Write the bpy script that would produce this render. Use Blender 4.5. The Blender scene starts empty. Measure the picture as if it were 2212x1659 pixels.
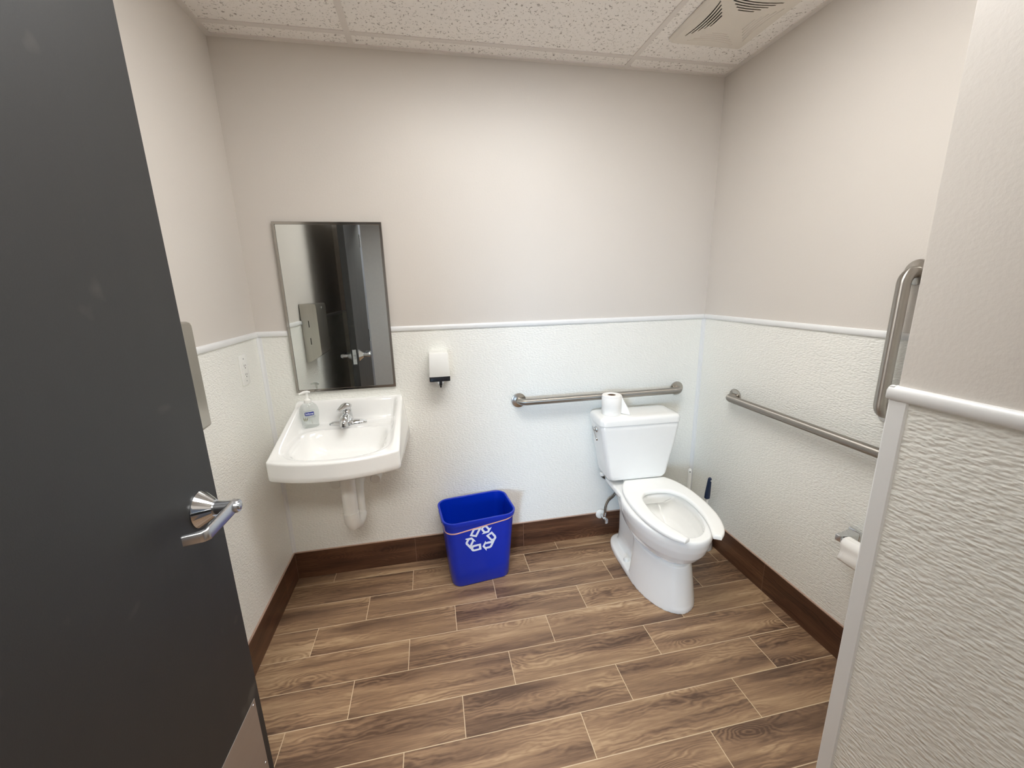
import bpy, bmesh, math, random
from mathutils import Vector, Matrix
from mathutils.geometry import tessellate_polygon
R = math.radians
PI = math.pi
random.seed(4)
scene = bpy.context.scene
COL = scene.collection

# ------------------------------------------------------------------ camera, world, exposure
W_ROOM = 2.3621      # right wall
H_CEIL = 2.5306
Y_FRONT = -2.02      # inner face of the wall with the doorway
X_WING = 1.590       # near wall on the right
Y_WING = -1.5845     # its corner
Z_RAIL = 1.340
Z_BASE = 0.157
Y_ROW = -0.08216     # first floor joint line
PITCH = 0.1555
PLANK = 0.627

def look(yaw, pitch, roll):
    a, b, c = R(yaw), R(pitch), R(roll)
    f = Vector((math.sin(a)*math.cos(b), math.cos(a)*math.cos(b), math.sin(b)))
    r = Vector((math.cos(a), -math.sin(a), 0)); d = f.cross(r)
    r2 = math.cos(c)*r + math.sin(c)*d; d2 = -math.sin(c)*r + math.cos(c)*d
    return Matrix((r2, -d2, -f)).transposed()
cam_d = bpy.data.cameras.new('camera'); cam = bpy.data.objects.new('camera', cam_d); COL.objects.link(cam)
cam_d.sensor_width = 36.0; cam_d.lens = 883.733*36.0/2212.0; cam_d.clip_start = 0.02
M = look(10.947128, -13.467554, 1.36821).to_4x4(); M.translation = Vector((0.80869, -2.12617, 1.52219))
cam.matrix_world = M
scene.camera = cam
scene.view_settings.view_transform = 'Standard'; scene.view_settings.look = 'None'
scene.view_settings.gamma = 1.0; scene.view_settings.use_curve_mapping = False
scene.view_settings.exposure = 0.06
scene.cycles.use_denoising = True; scene.cycles.use_adaptive_sampling = True; scene.cycles.adaptive_threshold = 0.02
scene.cycles.max_bounces = 10; scene.cycles.diffuse_bounces = 6; scene.cycles.glossy_bounces = 5
scene.cycles.transmission_bounces = 8
scene.cycles.caustics_reflective = False; scene.cycles.caustics_refractive = False
world = bpy.data.worlds.new('world'); scene.world = world; world.use_nodes = True
world.node_tree.nodes['Background'].inputs[0].default_value = (0.75, 0.85, 1.0, 1)
world.node_tree.nodes['Background'].inputs[1].default_value = 0.3
LIGHT_TROFFER = 12.6
HALL_FILL = 26.0
# daylight through the hall window behind the photographer
ad = bpy.data.lights.new('hall_daylight', 'AREA'); ad.shape = 'RECTANGLE'; ad.size = 0.7; ad.size_y = 0.9
ad.energy = 10.5; ad.color = (0.52, 0.74, 1.0); ad.spread = R(48)
al = bpy.data.objects.new('hall_daylight', ad); COL.objects.link(al)
al.location = (-0.62, -4.52, 1.0)
al.rotation_euler = (Vector((1.1, 0.0, 0.55)) - Vector(al.location)).to_track_quat('-Z', 'Y').to_euler()

# ------------------------------------------------------------------ materials
def srgb(r, g, b):
    def c(v):
        v /= 255.0
        return v/12.92 if v <= 0.04045 else ((v+0.055)/1.055)**2.4
    return (c(r), c(g), c(b), 1.0)

class NT:
    def __init__(s, name):
        s.m = bpy.data.materials.new(name); s.m.use_nodes = True
        s.t = s.m.node_tree; s.b = s.t.nodes['Principled BSDF']
    def n(s, kind, **kw):
        x = s.t.nodes.new(kind)
        for k, v in kw.items(): setattr(x, k, v)
        return x
    def l(s, a, b): s.t.links.new(a, b)
    def setv(s, sock, v):
        if isinstance(v, bpy.types.NodeSocket): s.l(v, sock)
        else: sock.default_value = v
    def math(s, op, a, b=None, c=None, clamp=False):
        x = s.n('ShaderNodeMath', operation=op); x.use_clamp = clamp
        s.setv(x.inputs[0], a)
        if b is not None: s.setv(x.inputs[1], b)
        if c is not None: s.setv(x.inputs[2], c)
        return x.outputs[0]
    def mix(s, f, a, b, mode='MIX'):
        x = s.n('ShaderNodeMix', data_type='RGBA', blend_type=mode)
        s.setv(x.inputs[0], f); s.setv(x.inputs[6], a); s.setv(x.inputs[7], b)
        return x.outputs[2]
    def pos(s):
        g = s.n('ShaderNodeNewGeometry'); return g.outputs['Position']
    def sep(s, v):
        x = s.n('ShaderNodeSeparateXYZ'); s.l(v, x.inputs[0]); return x.outputs
    def comb(s, x, y, z=0.0):
        c = s.n('ShaderNodeCombineXYZ')
        for i, v in enumerate((x, y, z)): s.setv(c.inputs[i], v)
        return c.outputs[0]
    def noise(s, vec, scale, detail=2.0, rough=0.5, dist=0.0):
        x = s.n('ShaderNodeTexNoise'); s.l(vec, x.inputs['Vector'])
        x.inputs['Scale'].default_value = scale; x.inputs['Detail'].default_value = detail
        x.inputs['Roughness'].default_value = rough; x.inputs['Distortion'].default_value = dist
        return x.outputs['Fac']
    def ramp(s, f, stops):
        x = s.n('ShaderNodeValToRGB'); s.l(f, x.inputs[0]); e = x.color_ramp.elements
        while len(e) > 1: e.remove(e[-1])
        e[0].position, e[0].color = stops[0]
        for p, c in stops[1:]:
            k = e.new(p); k.color = c
        return x.outputs[0]
    def bump(s, h, strength, dist):
        x = s.n('ShaderNodeBump'); x.inputs['Strength'].default_value = strength; x.inputs['Distance'].default_value = dist
        s.l(h, x.inputs['Height']); s.l(x.outputs[0], s.b.inputs['Normal'])
    def scale(s, v, sc):
        x = s.n('ShaderNodeVectorMath', operation='MULTIPLY'); s.l(v, x.inputs[0]); x.inputs[1].default_value = sc
        return x.outputs[0]
    def set(s, color=None, rough=None, metal=None, **kw):
        if color is not None: s.setv(s.b.inputs['Base Color'], color)
        if rough is not None: s.setv(s.b.inputs['Roughness'], rough)
        if metal is not None: s.setv(s.b.inputs['Metallic'], metal)
        for k, v in kw.items(): s.setv(s.b.inputs[k.replace('_', ' ')], v)
        return s

def plain(name, col, rough=0.5, metal=0.0, noise_amt=0.04, scale=25.0, bump=0.0, **kw):
    """a plain surface with faint procedural mottling"""
    t = NT(name); p = t.pos()
    f = t.noise(p, scale, 3)
    c = t.mix(t.math('MULTIPLY', f, 1.0), tuple(v*(1-noise_amt) for v in col[:3])+(1,), tuple(min(1, v*(1+noise_amt)) for v in col[:3])+(1,))
    t.set(c, rough, metal, **kw)
    if bump: t.bump(t.noise(p, scale*8, 2), bump, 0.001)
    return t.m

def paint_mat(name, col):
    t = NT(name); p = t.pos()
    big = t.noise(p, 1.7, 2)
    t.set(t.mix(big, tuple(v*0.97 for v in col[:3])+(1,), tuple(v*1.03 for v in col[:3])+(1,)), 0.42)
    t.b.inputs['Specular IOR Level'].default_value = 0.4
    h = t.math('ADD', t.noise(p, 130, 2.5, 0.6), t.math('MULTIPLY', t.noise(t.scale(p, (1, 1, 4)), 26, 2), 0.22))
    t.bump(h, 0.3, 0.0012)
    return t.m

def frp_mat(name, col):
    t = NT(name); p = t.pos()
    q = t.scale(p, (1.0, 1.0, 2.3))
    v = t.n('ShaderNodeTexVoronoi', feature='SMOOTH_F1'); t.l(q, v.inputs['Vector']); v.inputs['Scale'].default_value = 92
    v.inputs['Smoothness'].default_value = 0.7; v.inputs['Randomness'].default_value = 1.0
    h = t.math('ADD', t.math('SUBTRACT', 1.0, v.outputs['Distance']), t.math('MULTIPLY', t.noise(q, 70, 2), 0.9))
    t.set(t.mix(t.noise(p, 2.0, 2), tuple(c*0.975 for c in col[:3])+(1,), col), 0.36)
    t.b.inputs['Specular IOR Level'].default_value = 0.6
    t.bump(h, 0.62, 0.0030)
    return t.m

def wood_field(t, px, py, seed):
    """knotted wood figure: returns colour and height; px along the plank, py across (metres)"""
    sx = t.math('ADD', px, t.math('MULTIPLY', seed, 17.3)); sy = t.math('ADD', py, t.math('MULTIPLY', seed, 9.1))
    P = t.comb(sx, sy)
    vor = t.n('ShaderNodeTexVoronoi', feature='F1'); t.l(t.scale(P, (2.6, 6.5, 1)), vor.inputs['Vector']); vor.inputs['Scale'].default_value = 1.0
    d = vor.outputs['Distance']
    knot = t.math('EXPONENT', t.math('MULTIPLY', t.math('MULTIPLY', d, d), -22.0))
    warp = t.noise(t.scale(P, (5.0, 16, 1)), 1.0, 3, 0.55)
    h = t.math('ADD', t.math('ADD', t.math('MULTIPLY', sy, 62.0), t.math('MULTIPLY', warp, 6.0)), t.math('MULTIPLY', knot, 6.0))
    lines = t.math('PINGPONG', h, 0.5)           # 0..0.5
    fig = t.math('SMOOTH_MIN', lines, 0.45, 0.1)
    streak = t.noise(t.scale(P, (2.2, 24, 1)), 1.0, 4, 0.55, 0.5)
    fine = t.noise(t.scale(P, (14, 260, 1)), 1.0, 3, 0.6)
    broad = t.noise(t.scale(P, (1.1, 9, 1)), 1.0, 1)
    calm = t.ramp(t.noise(t.scale(P, (2.1, 9.0, 1)), 1.3, 1), [(0.42, (0.12, 0.12, 0.12, 1)), (0.62, (1, 1, 1, 1))])
    cs = t.sep(calm)[0]
    amp = t.math('MAXIMUM', t.math('MULTIPLY', cs, 0.75), t.math('MULTIPLY', knot, 1.0))
    tone = t.math('ADD', t.math('ADD', t.math('MULTIPLY', streak, 0.78), t.math('ADD', t.math('MULTIPLY', broad, 0.75), -0.2)), t.math('MULTIPLY', t.math('SUBTRACT', fine, 0.5), 0.28))
    tone = t.math('ADD', tone, t.math('MULTIPLY', t.math('MULTIPLY', t.math('SUBTRACT', fig, 0.24), 0.62), amp))
    tone = t.math('SUBTRACT', tone, t.math('MULTIPLY', knot, 0.10))
    return tone

def floor_mat():
    t = NT('wood_look_tile'); x, y, z = t.sep(t.pos())
    rv = t.math('DIVIDE', t.math('SUBTRACT', Y_ROW, y), PITCH)
    row = t.math('FLOOR', rv); v = t.math('FRACT', rv)
    u0 = t.math('ADD', t.math('DIVIDE', t.math('SUBTRACT', x, 0.6225), PLANK), t.math('DIVIDE', row, 3.0))
    u0 = t.math('ADD', u0, 0.0004)
    col = t.math('FLOOR', u0); u = t.math('FRACT', u0)
    wn = t.n('ShaderNodeTexWhiteNoise', noise_dimensions='2D'); t.l(t.comb(t.math('ADD', col, 0.5), t.math('ADD', row, 0.5)), wn.inputs['Vector'])
    seed = wn.outputs['Value']
    tone = wood_field(t, t.math('MULTIPLY', u, PLANK), t.math('MULTIPLY', v, PITCH), seed)
    tone = t.math('ADD', tone, t.math('MULTIPLY', t.math('SUBTRACT', seed, 0.5), 0.10))
    wood = t.ramp(tone, [(0.30, srgb(90, 68, 53)), (0.46, srgb(124, 97, 76)), (0.60, srgb(151, 121, 94)), (0.74, srgb(176, 146, 114)), (0.9, srgb(200, 172, 140))])
    du = t.math('MULTIPLY', t.math('MINIMUM', u, t.math('SUBTRACT', 1.0, u)), PLANK)
    dv = t.math('MULTIPLY', t.math('MINIMUM', v, t.math('SUBTRACT', 1.0, v)), PITCH)
    g = t.math('LESS_THAN', t.math('MINIMUM', du, dv), 0.00135)
    t.set(t.mix(g, wood, srgb(214, 192, 160)), t.math('ADD', 0.36, t.math('MULTIPLY', tone, 0.12)))
    t.b.inputs['Specular IOR Level'].default_value = 0.45
    t.bump(t.math('SUBTRACT', t.math('MULTIPLY', tone, 0.25), t.math('MULTIPLY', g, 1.0)), 0.35, 0.001)
    return t.m

def base_mat(name, axis, off):
    """the same tile in its darker shade, laid along the wall; joints every plank length"""
    t = NT(name); c = t.sep(t.pos()); a = c[axis]; z = c[2]
    u0 = t.math('DIVIDE', t.math('SUBTRACT', a, off), PLANK); k = t.math('FLOOR', u0); u = t.math('FRACT', u0)
    wn = t.n('ShaderNodeTexWhiteNoise', noise_dimensions='2D'); t.l(t.comb(t.math('ADD', k, 3.5), axis+7.5), wn.inputs['Vector'])
    tone = wood_field(t, t.math('MULTIPLY', u, PLANK), z, wn.outputs['Value'])
    wood = t.ramp(tone, [(0.32, srgb(56, 34, 24)), (0.55, srgb(84, 55, 39)), (0.75, srgb(110, 77, 55)), (0.92, srgb(136, 98, 72))])
    du = t.math('MULTIPLY', t.math('MINIMUM', u, t.math('SUBTRACT', 1.0, u)), PLANK)
    g = t.math('LESS_THAN', du, 0.0011)
    t.set(t.mix(g, wood, srgb(128, 100, 82)), 0.34)
    t.bump(t.math('MULTIPLY', tone, 0.3), 0.3, 0.0008)
    return t.m

def tile_mat():
    t = NT('acoustic_tile'); p = t.pos()
    n1 = t.noise(p, 88, 3.0, 0.62, 0.9); n2 = t.noise(p, 240, 2)
    pits = t.ramp(n1, [(0.35, (0, 0, 0, 1)), (0.41, (1, 1, 1, 1))])
    spots = t.mix(t.sep(pits)[0], srgb(164, 155, 148), srgb(247, 243, 238))
    t.set(t.mix(t.math('MULTIPLY', n2, 0.2), spots, srgb(232, 227, 221)), 0.9)
    t.b.inputs['Specular IOR Level'].default_value = 0.1
    t.bump(t.math('ADD', t.sep(pits)[0], t.math('MULTIPLY', n2, 0.3)), 0.5, 0.002)
    return t.m

def steel_mat(name, col, rough, axis=(1, 1, 1)):
    t = NT(name); p = t.scale(t.pos(), axis)
    f = t.noise(p, 60, 3)
    t.set(t.mix(f, tuple(v*0.88 for v in col[:3])+(1,), col), t.math('ADD', rough, t.math('MULTIPLY', f, 0.08)), 1.0)
    return t.m

def brushed_bar(name, col, rough, axis):
    """stainless tube polished around its girth: highlights stretch along the tube"""
    t = NT(name); f = t.noise(t.pos(), 60, 3)
    t.set(t.mix(f, tuple(v*0.9 for v in col[:3])+(1,), col), rough, 1.0)
    tg = t.n('ShaderNodeTangent'); tg.direction_type = 'RADIAL'; tg.axis = axis
    t.l(tg.outputs[0], t.b.inputs['Tangent'])
    t.b.inputs['Anisotropic'].default_value = 0.98; t.b.inputs['Anisotropic Rotation'].default_value = ANISO_ROT
    return t.m

def door_mat():
    t = NT('dark_laminate'); p = t.pos()
    f = t.noise(t.scale(p, (1, 1, 0.7)), 420, 2, 0.7); s = t.noise(t.scale(p, (1, 3, 1.2)), 3.1, 3)
    c = t.mix(f, srgb(5, 6, 8), srgb(23, 24, 26))
    sm = t.ramp(t.noise(t.scale(p, (1, 7, 7)), 1.5, 2), [(0.70, (0, 0, 0, 1)), (0.80, (1, 1, 1, 1))])
    c = t.mix(t.math('MULTIPLY', t.sep(sm)[0], 0.25), c, srgb(112, 106, 98))
    t.set(c, t.math('ADD', 0.53, t.math('MULTIPLY', s, 0.08)))
    t.b.inputs['Specular IOR Level'].default_value = 0.85
    t.bump(f, 0.25, 0.0006)
    return t.m

MAT = {}
MAT['paint'] = paint_mat('greige_wall_paint', srgb(215, 209, 202))
MAT['frp'] = frp_mat('pebbled_white_panel', srgb(243, 243, 237))
MAT['trim'] = plain('white_vinyl_trim', srgb(233, 234, 234), 0.28, 0, 0.015)
MAT['floor'] = floor_mat()
MAT['base_back'] = base_mat('dark_tile_base_back', 0, 0.0115)
MAT['base_left'] = base_mat('dark_tile_base_left', 1, -0.175)
MAT['base_right'] = base_mat('dark_tile_base_right', 1, -0.635)
MAT['edge'] = plain('tan_edge_strip', srgb(176, 148, 132), 0.4, 0.0)
MAT['tile'] = tile_mat()
MAT['tee'] = plain('painted_grid_steel', srgb(226, 220, 214), 0.45, 0.0, 0.02)
MAT['vinyl'] = plain('fan_white_plastic', srgb(226, 219, 208), 0.4, 0, 0.02)
MAT['dark'] = plain('dark_void', srgb(18, 17, 17), 0.8)
MAT['ceramic'] = plain('vitreous_china', srgb(246, 246, 244), 0.07, 0, 0.01, Coat_Weight=0.4)
MAT['seat'] = plain('seat_plastic', srgb(250, 250, 247), 0.22, 0, 0.01)
MAT['wplast'] = plain('white_plastic', srgb(240, 240, 236), 0.3, 0, 0.015)
MAT['pvc'] = plain('white_pipe_cover', srgb(226, 224, 218), 0.5, 0, 0.03)
MAT['chrome'] = plain('polished_chrome', srgb(212, 214, 216), 0.07, 1.0, 0.02)
MAT['satin'] = plain('satin_chrome', srgb(196, 198, 202), 0.27, 1.0, 0.03)
MAT['steel'] = steel_mat('brushed_stainless', srgb(186, 181, 174), 0.20)
ANISO_ROT = 0.25
for ax in 'XYZ': MAT['bar_'+ax] = brushed_bar('brushed_stainless_tube_'+ax.lower(), srgb(176, 171, 164), 0.37, ax)
MAT['steel_v'] = steel_mat('brushed_stainless_sheet', srgb(190, 186, 178), 0.30, (1, 1, 0.05))
MAT['kick'] = steel_mat('stainless_kick_plate', srgb(196, 190, 184), 0.46, (1, 0.05, 1))
MAT['mframe'] = plain('polished_stainless_frame', srgb(176, 172, 166), 0.12, 1.0, 0.03)
MAT['mirror'] = plain('silvered_glass', srgb(236, 240, 238), 0.0, 1.0, 0.004)
MAT['blue'] = plain('blue_polyethylene', srgb(1, 44, 178), 0.3, 0, 0.04, bump=0.08)
MAT['print'] = plain('white_print', srgb(232, 238, 250), 0.4, 0, 0.02)
MAT['rubber'] = plain('tan_rubber', srgb(232, 178, 158), 0.5)
MAT['paper'] = plain('tissue_paper', srgb(246, 244, 240), 0.85, 0, 0.02, scale=60, bump=0.3)
MAT['card'] = plain('brown_cardboard', srgb(120, 96, 74), 0.8)
MAT['black'] = plain('black_plastic', srgb(14, 17, 26), 0.25)
MAT['navy'] = plain('navy_plastic', srgb(26, 42, 72), 0.35)
MAT['hose'] = steel_mat('braided_hose', srgb(120, 112, 104), 0.4)
MAT['door'] = door_mat()
MAT['jamb'] = plain('grey_painted_steel', srgb(108, 112, 122), 0.4)
MAT['hall'] = plain('hall_grey_paint', srgb(172, 172, 172), 0.6)
MAT['navylabel'] = plain('blue_label', srgb(30, 44, 138), 0.4)
MAT['leaf'] = plain('leaf_print', srgb(120, 116, 70), 0.5)
MAT['greyprint'] = plain('grey_print', srgb(140, 150, 160), 0.5)
MAT['sky_pane'] = plain('hall_window_glass', srgb(200, 215, 235), 0.05, 0.0, 0.01, Transmission_Weight=1.0, IOR=1.02)
def clear_mat():
    """thin clear plastic: see-through with a glossy skin"""
    t = NT('clear_bottle_plastic'); nt = t.t
    f = t.noise(t.pos(), 30, 2)
    tr = t.n('ShaderNodeBsdfTransparent'); gl = t.n('ShaderNodeBsdfGlossy'); mx = t.n('ShaderNodeMixShader')
    t.setv(tr.inputs[0], t.mix(f, (0.87, 0.89, 0.885, 1), (0.93, 0.94, 0.935, 1)))
    gl.inputs['Roughness'].default_value = 0.05
    lw = t.n('ShaderNodeLayerWeight'); lw.inputs[0].default_value = 0.5
    t.l(t.math('ADD', 0.035, t.math('MULTIPLY', t.math('POWER', lw.outputs['Facing'], 4.0), 0.45)), mx.inputs[0]); t.l(tr.outputs[0], mx.inputs[1]); t.l(gl.outputs[0], mx.inputs[2])
    out = [n for n in nt.nodes if n.type == 'OUTPUT_MATERIAL'][0]; t.l(mx.outputs[0], out.inputs[0])
    nt.nodes.remove(t.b)
    return t.m
MAT['clear'] = clear_mat()
def emit_mat(name, col, strength):
    t = NT(name); f = t.noise(t.pos(), 40, 2)
    t.set(col, 0.4, 0.0); t.b.inputs['Emission Color'].default_value = col
    t.setv(t.b.inputs['Emission Strength'], t.math('ADD', strength*0.97, t.math('MULTIPLY', f, strength*0.06)))
    return t.m
MAT['diffuser'] = emit_mat('lit_diffuser', (1.0, 0.997, 0.980, 1), LIGHT_TROFFER)
MAT['hall_fill'] = emit_mat('hall_fill_panel', (1.0, 0.98, 0.93, 1), HALL_FILL)

# ------------------------------------------------------------------ mesh helpers
def tag(o, label=None, cat=None, group=None, kind=None):
    if label: o['label'] = label
    if cat: o['category'] = cat
    if group: o['group'] = group
    if kind: o['kind'] = kind
    return o

def thing(name, label, cat, loc, rz=0.0, group=None, kind=None):
    o = bpy.data.objects.new(name, None); COL.objects.link(o)
    o.empty_display_size = 0.1; o.location = loc; o.rotation_euler = (0, 0, rz)
    return tag(o, label, cat, group, kind)

def basis(o):
    m = Matrix.LocRotScale(o.location, o.rotation_euler, o.scale)
    return basis(o.parent) @ m if o.parent else m

def obj(name, bm, mat, parent=None, local=False, angle=35, origin=None, kind=None, flat=False):
    """link bm as ONE mesh object; vertices are in world space unless local"""
    bmesh.ops.recalc_face_normals(bm, faces=bm.faces[:]) if not flat else None
    me = bpy.data.meshes.new(name)
    if not local:
        if parent is not None: bm.transform(basis(parent).inverted())
        elif origin is not None: bm.transform(Matrix.Translation(-Vector(origin)))
    bm.to_mesh(me); bm.free()
    me.materials.append(MAT[mat] if isinstance(mat, str) else mat)
    for p in me.polygons: p.use_smooth = True
    me.set_sharp_from_angle(angle=R(angle))
    o = bpy.data.objects.new(name, me); COL.objects.link(o)
    if parent is not None: o.parent = parent
    elif origin is not None and not local: o.location = origin
    if kind: o['kind'] = kind
    return o

def new(): return bmesh.new()
def add_box(bm, x0, x1, y0, y1, z0, z1, bev=0.0, seg=2):
    t = bmesh.new()
    bmesh.ops.create_cube(t, size=1.0)
    for v in t.verts:
        v.co = Vector((x0+(v.co.x+.5)*(x1-x0), y0+(v.co.y+.5)*(y1-y0), z0+(v.co.z+.5)*(z1-z0)))
    if bev: bmesh.ops.bevel(t, geom=t.edges[:], offset=bev, segments=seg, profile=0.5, affect='EDGES')
    merge(bm, t); return bm
def merge(bm, t, mtx=None):
    if mtx is not None: t.transform(mtx)
    me = bpy.data.meshes.new('tmp'); t.to_mesh(me); t.free(); bm.from_mesh(me); bpy.data.meshes.remove(me)
def box(*a, **k): return add_box(new(), *a, **k)

def add_loft(bm, rings, cap0=True, cap1=True):
    rs = [[bm.verts.new(p) for p in r] for r in rings]
    n = len(rs[0])
    for a, b in zip(rs, rs[1:]):
        for i in range(n):
            j = (i+1) % n
            bm.faces.new((a[i], a[j], b[j], b[i]))
    if cap0: bm.faces.new(rs[0][::-1])
    if cap1: bm.faces.new(rs[-1])
    return bm
def loft(rings, **k): return add_loft(new(), rings, **k)

def fillet(pts, rads, n=8):
    """polyline with rounded corners"""
    P = [Vector(p) for p in pts]; out = [P[0]]
    for i in range(1, len(P)-1):
        r = rads if not isinstance(rads, (list, tuple)) else rads[i-1]
        a = (P[i-1]-P[i]).normalized(); b = (P[i+1]-P[i]).normalized()
        ang = a.angle(b)
        if r <= 0 or abs(ang-PI) < 1e-3: out.append(P[i]); continue
        tl = r/math.tan(ang/2); s = P[i]+a*tl; e = P[i]+b*tl
        c = P[i]+(a+b).normalized()*(r/math.sin(ang/2))
        v0 = s-c; v1 = e-c; tot = v0.angle(v1); ax = v0.cross(v1).normalized()
        for k in range(n+1): out.append(c + Matrix.Rotation(tot*k/n, 3, ax) @ v0)
    out.append(P[-1]); return out

def add_tube(bm, pts, rad, n=20, caps=True):
    P = [Vector(p) for p in pts]; m = len(P)
    rad = rad if isinstance(rad, (list, tuple)) else [rad]*m
    T = []
    for i in range(m):
        t = (P[min(i+1, m-1)]-P[max(i-1, 0)]).normalized(); T.append(t)
    up = Vector((0, 0, 1)) if abs(T[0].z) < 0.9 else Vector((1, 0, 0))
    u = (up - T[0]*up.dot(T[0])).normalized(); rings = []
    for i in range(m):
        u = (u - T[i]*u.dot(T[i])).normalized(); w = T[i].cross(u)
        rings.append([P[i] + (u*math.cos(2*PI*k/n)+w*math.sin(2*PI*k/n))*rad[i] for k in range(n)])
    return add_loft(bm, rings, caps, caps)
def tube(*a, **k): return add_tube(new(), *a, **k)

def add_lathe(bm, prof, n=32, mtx=None, cap=True):
    """profile of (radius, height) turned about +Z, then moved by mtx"""
    mtx = mtx or Matrix.Identity(4)
    rings = [[mtx @ Vector((r*math.cos(2*PI*k/n), r*math.sin(2*PI*k/n), h)) for k in range(n)] for r, h in prof]
    return add_loft(bm, rings, cap, cap)
def lathe(*a, **k): return add_lathe(new(), *a, **k)
def axis_m(loc, d):
    """matrix taking +Z to direction d at loc"""
    return Matrix.Translation(loc) @ Vector(d).to_track_quat('Z', 'Y').to_matrix().to_4x4()

def rrect(hx, hy, r, n=6, cx=0.0, cy=0.0):
    out = []
    for (sx, sy, a0) in ((1, 1, 0), (-1, 1, 90), (-1, -1, 180), (1, -1, 270)):
        for k in range(n+1):
            a = R(a0+90*k/n); out.append((cx+sx*(hx-r)+r*math.cos(a), cy+sy*(hy-r)+r*math.sin(a)))
    return out
def ring(p2, z): return [Vector((x, y, z)) for x, y in p2]
def add_prism(bm, poly, f0, f1):
    """poly of 2D points; f0/f1 map a 2D point to the two end faces"""
    return add_loft(bm, [[Vector(f0(*p)) for p in poly], [Vector(f1(*p)) for p in poly]])
def sstep(a, b, x):
    t = max(0.0, min(1.0, (x-a)/(b-a))) if a != b else float(x > a); return t*t*(3-2*t)
def lerp(a, b, t): return a+(b-a)*t

# ------------------------------------------------------------------ room shell
def structure(name, bm, mat, **k):
    return obj(name, bm, mat, kind='structure', **k)

floor = structure('floor', box(-1.9, 2.9, -4.75, 0.12, -0.12, 0.0), 'floor')
wall_back = structure('wall_back', box(-0.12, W_ROOM+0.12, 0.0, 0.12, 0.0, 2.75), 'paint')
wall_left = structure('wall_left', box(-0.12, 0.0, Y_FRONT-0.13, 0.0, 0.0, 2.75), 'paint')
wall_right = structure('wall_right', box(W_ROOM, W_ROOM+0.12, Y_WING, 0.0, 0.0, 2.75), 'paint')
wall_entry = structure('wall_entry', box(X_WING, W_ROOM+0.12, Y_FRONT-0.13, Y_WING, 0.0, 2.75, bev=0.003), 'paint')
DOOR_H = 2.195
HX, HY = 0.2265, -1.985       # hinge line of the open door (front face)
JL, JR = 0.205, 1.165         # rough opening
bm = new()
add_box(bm, 0.0, JL, Y_FRONT-0.13, Y_FRONT, 0.0, 2.75); add_box(bm, JR, X_WING, Y_FRONT-0.13, Y_FRONT, 0.0, 2.75)
add_box(bm, JL, JR, Y_FRONT-0.13, Y_FRONT, DOOR_H+0.02, 2.75)
wall_front = structure('wall_front', bm, 'paint')

# wainscot panels, corner trims and chair rails belong to their walls
def rail_profile():
    # (out, z): rounded nose moulding on top of the panel
    return [(0.0, Z_RAIL-0.024), (0.0085, Z_RAIL-0.024), (0.0105, Z_RAIL-0.021), (0.0105, Z_RAIL-0.009), (0.0085, Z_RAIL-0.003), (0.005, Z_RAIL-0.0005), (0.0, Z_RAIL)]
def rail(parent, a, b, nrm):
    a, b, nrm = Vector(a), Vector(b), Vector(nrm); up = Vector((0, 0, 1))
    bm = new(); add_loft(bm, [[a+nrm*o+up*z for o, z in rail_profile()], [b+nrm*o+up*z for o, z in rail_profile()]])
    return obj('chair_rail', bm, 'trim', parent, angle=40)
T = 0.0035
obj('wainscot_panel', box(0, W_ROOM, -T, 0, Z_BASE, Z_RAIL-0.012), 'frp', wall_back)
obj('wainscot_panel', box(0, T, Y_FRONT, 0, Z_BASE, Z_RAIL-0.012), 'frp', wall_left)
obj('wainscot_panel', box(W_ROOM-T, W_ROOM, Y_WING, 0, Z_BASE, Z_RAIL-0.012), 'frp', wall_right)
obj('wainscot_panel', box(X_WING-T, X_WING, Y_FRONT, Y_WING, Z_BASE, Z_RAIL-0.012), 'frp', wall_entry)
obj('wainscot_panel', box(X_WING, W_ROOM-T, Y_WING, Y_WING+T, Z_BASE, Z_RAIL-0.012), 'frp', wall_entry)
obj('wainscot_panel', box(T, JL-0.06, Y_FRONT, Y_FRONT+T, Z_BASE, Z_RAIL-0.012), 'frp', wall_front)
rail(wall_back, (0, 0, 0), (W_ROOM, 0, 0), (0, -1, 0)); rail(wall_left, (0, Y_FRONT, 0), (0, 0, 0), (1, 0, 0))
rail(wall_right, (W_ROOM, Y_WING, 0), (W_ROOM, 0, 0), (-1, 0, 0))
rail(wall_entry, (X_WING, Y_FRONT, 0), (X_WING, Y_WING+0.008, 0), (-1, 0, 0))
rail(wall_entry, (X_WING-0.0085, Y_WING, 0), (W_ROOM, Y_WING, 0), (0, 1, 0))
rail(wall_front, (0, Y_FRONT, 0), (JL-0.05, Y_FRONT, 0), (0, 1, 0))
def corner_trim(parent, x, y, sx, sy):
    # inside corner cove moulding
    p = [(0, 0), (0.02, 0), (0.02, 0.0045), (0.009, 0.0062), (0.0062, 0.009), (0.0045, 0.02), (0, 0.02)]
    bm = new(); add_loft(bm, [[Vector((x+sx*a, y+sy*b, z)) for a, b in p] for z in (Z_BASE, Z_RAIL-0.023)])
    return obj('corner_trim', bm, 'trim', parent)
corner_trim(wall_back, 0, 0, 1, -1); corner_trim(wall_back, W_ROOM, 0, -1, -1)
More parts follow.
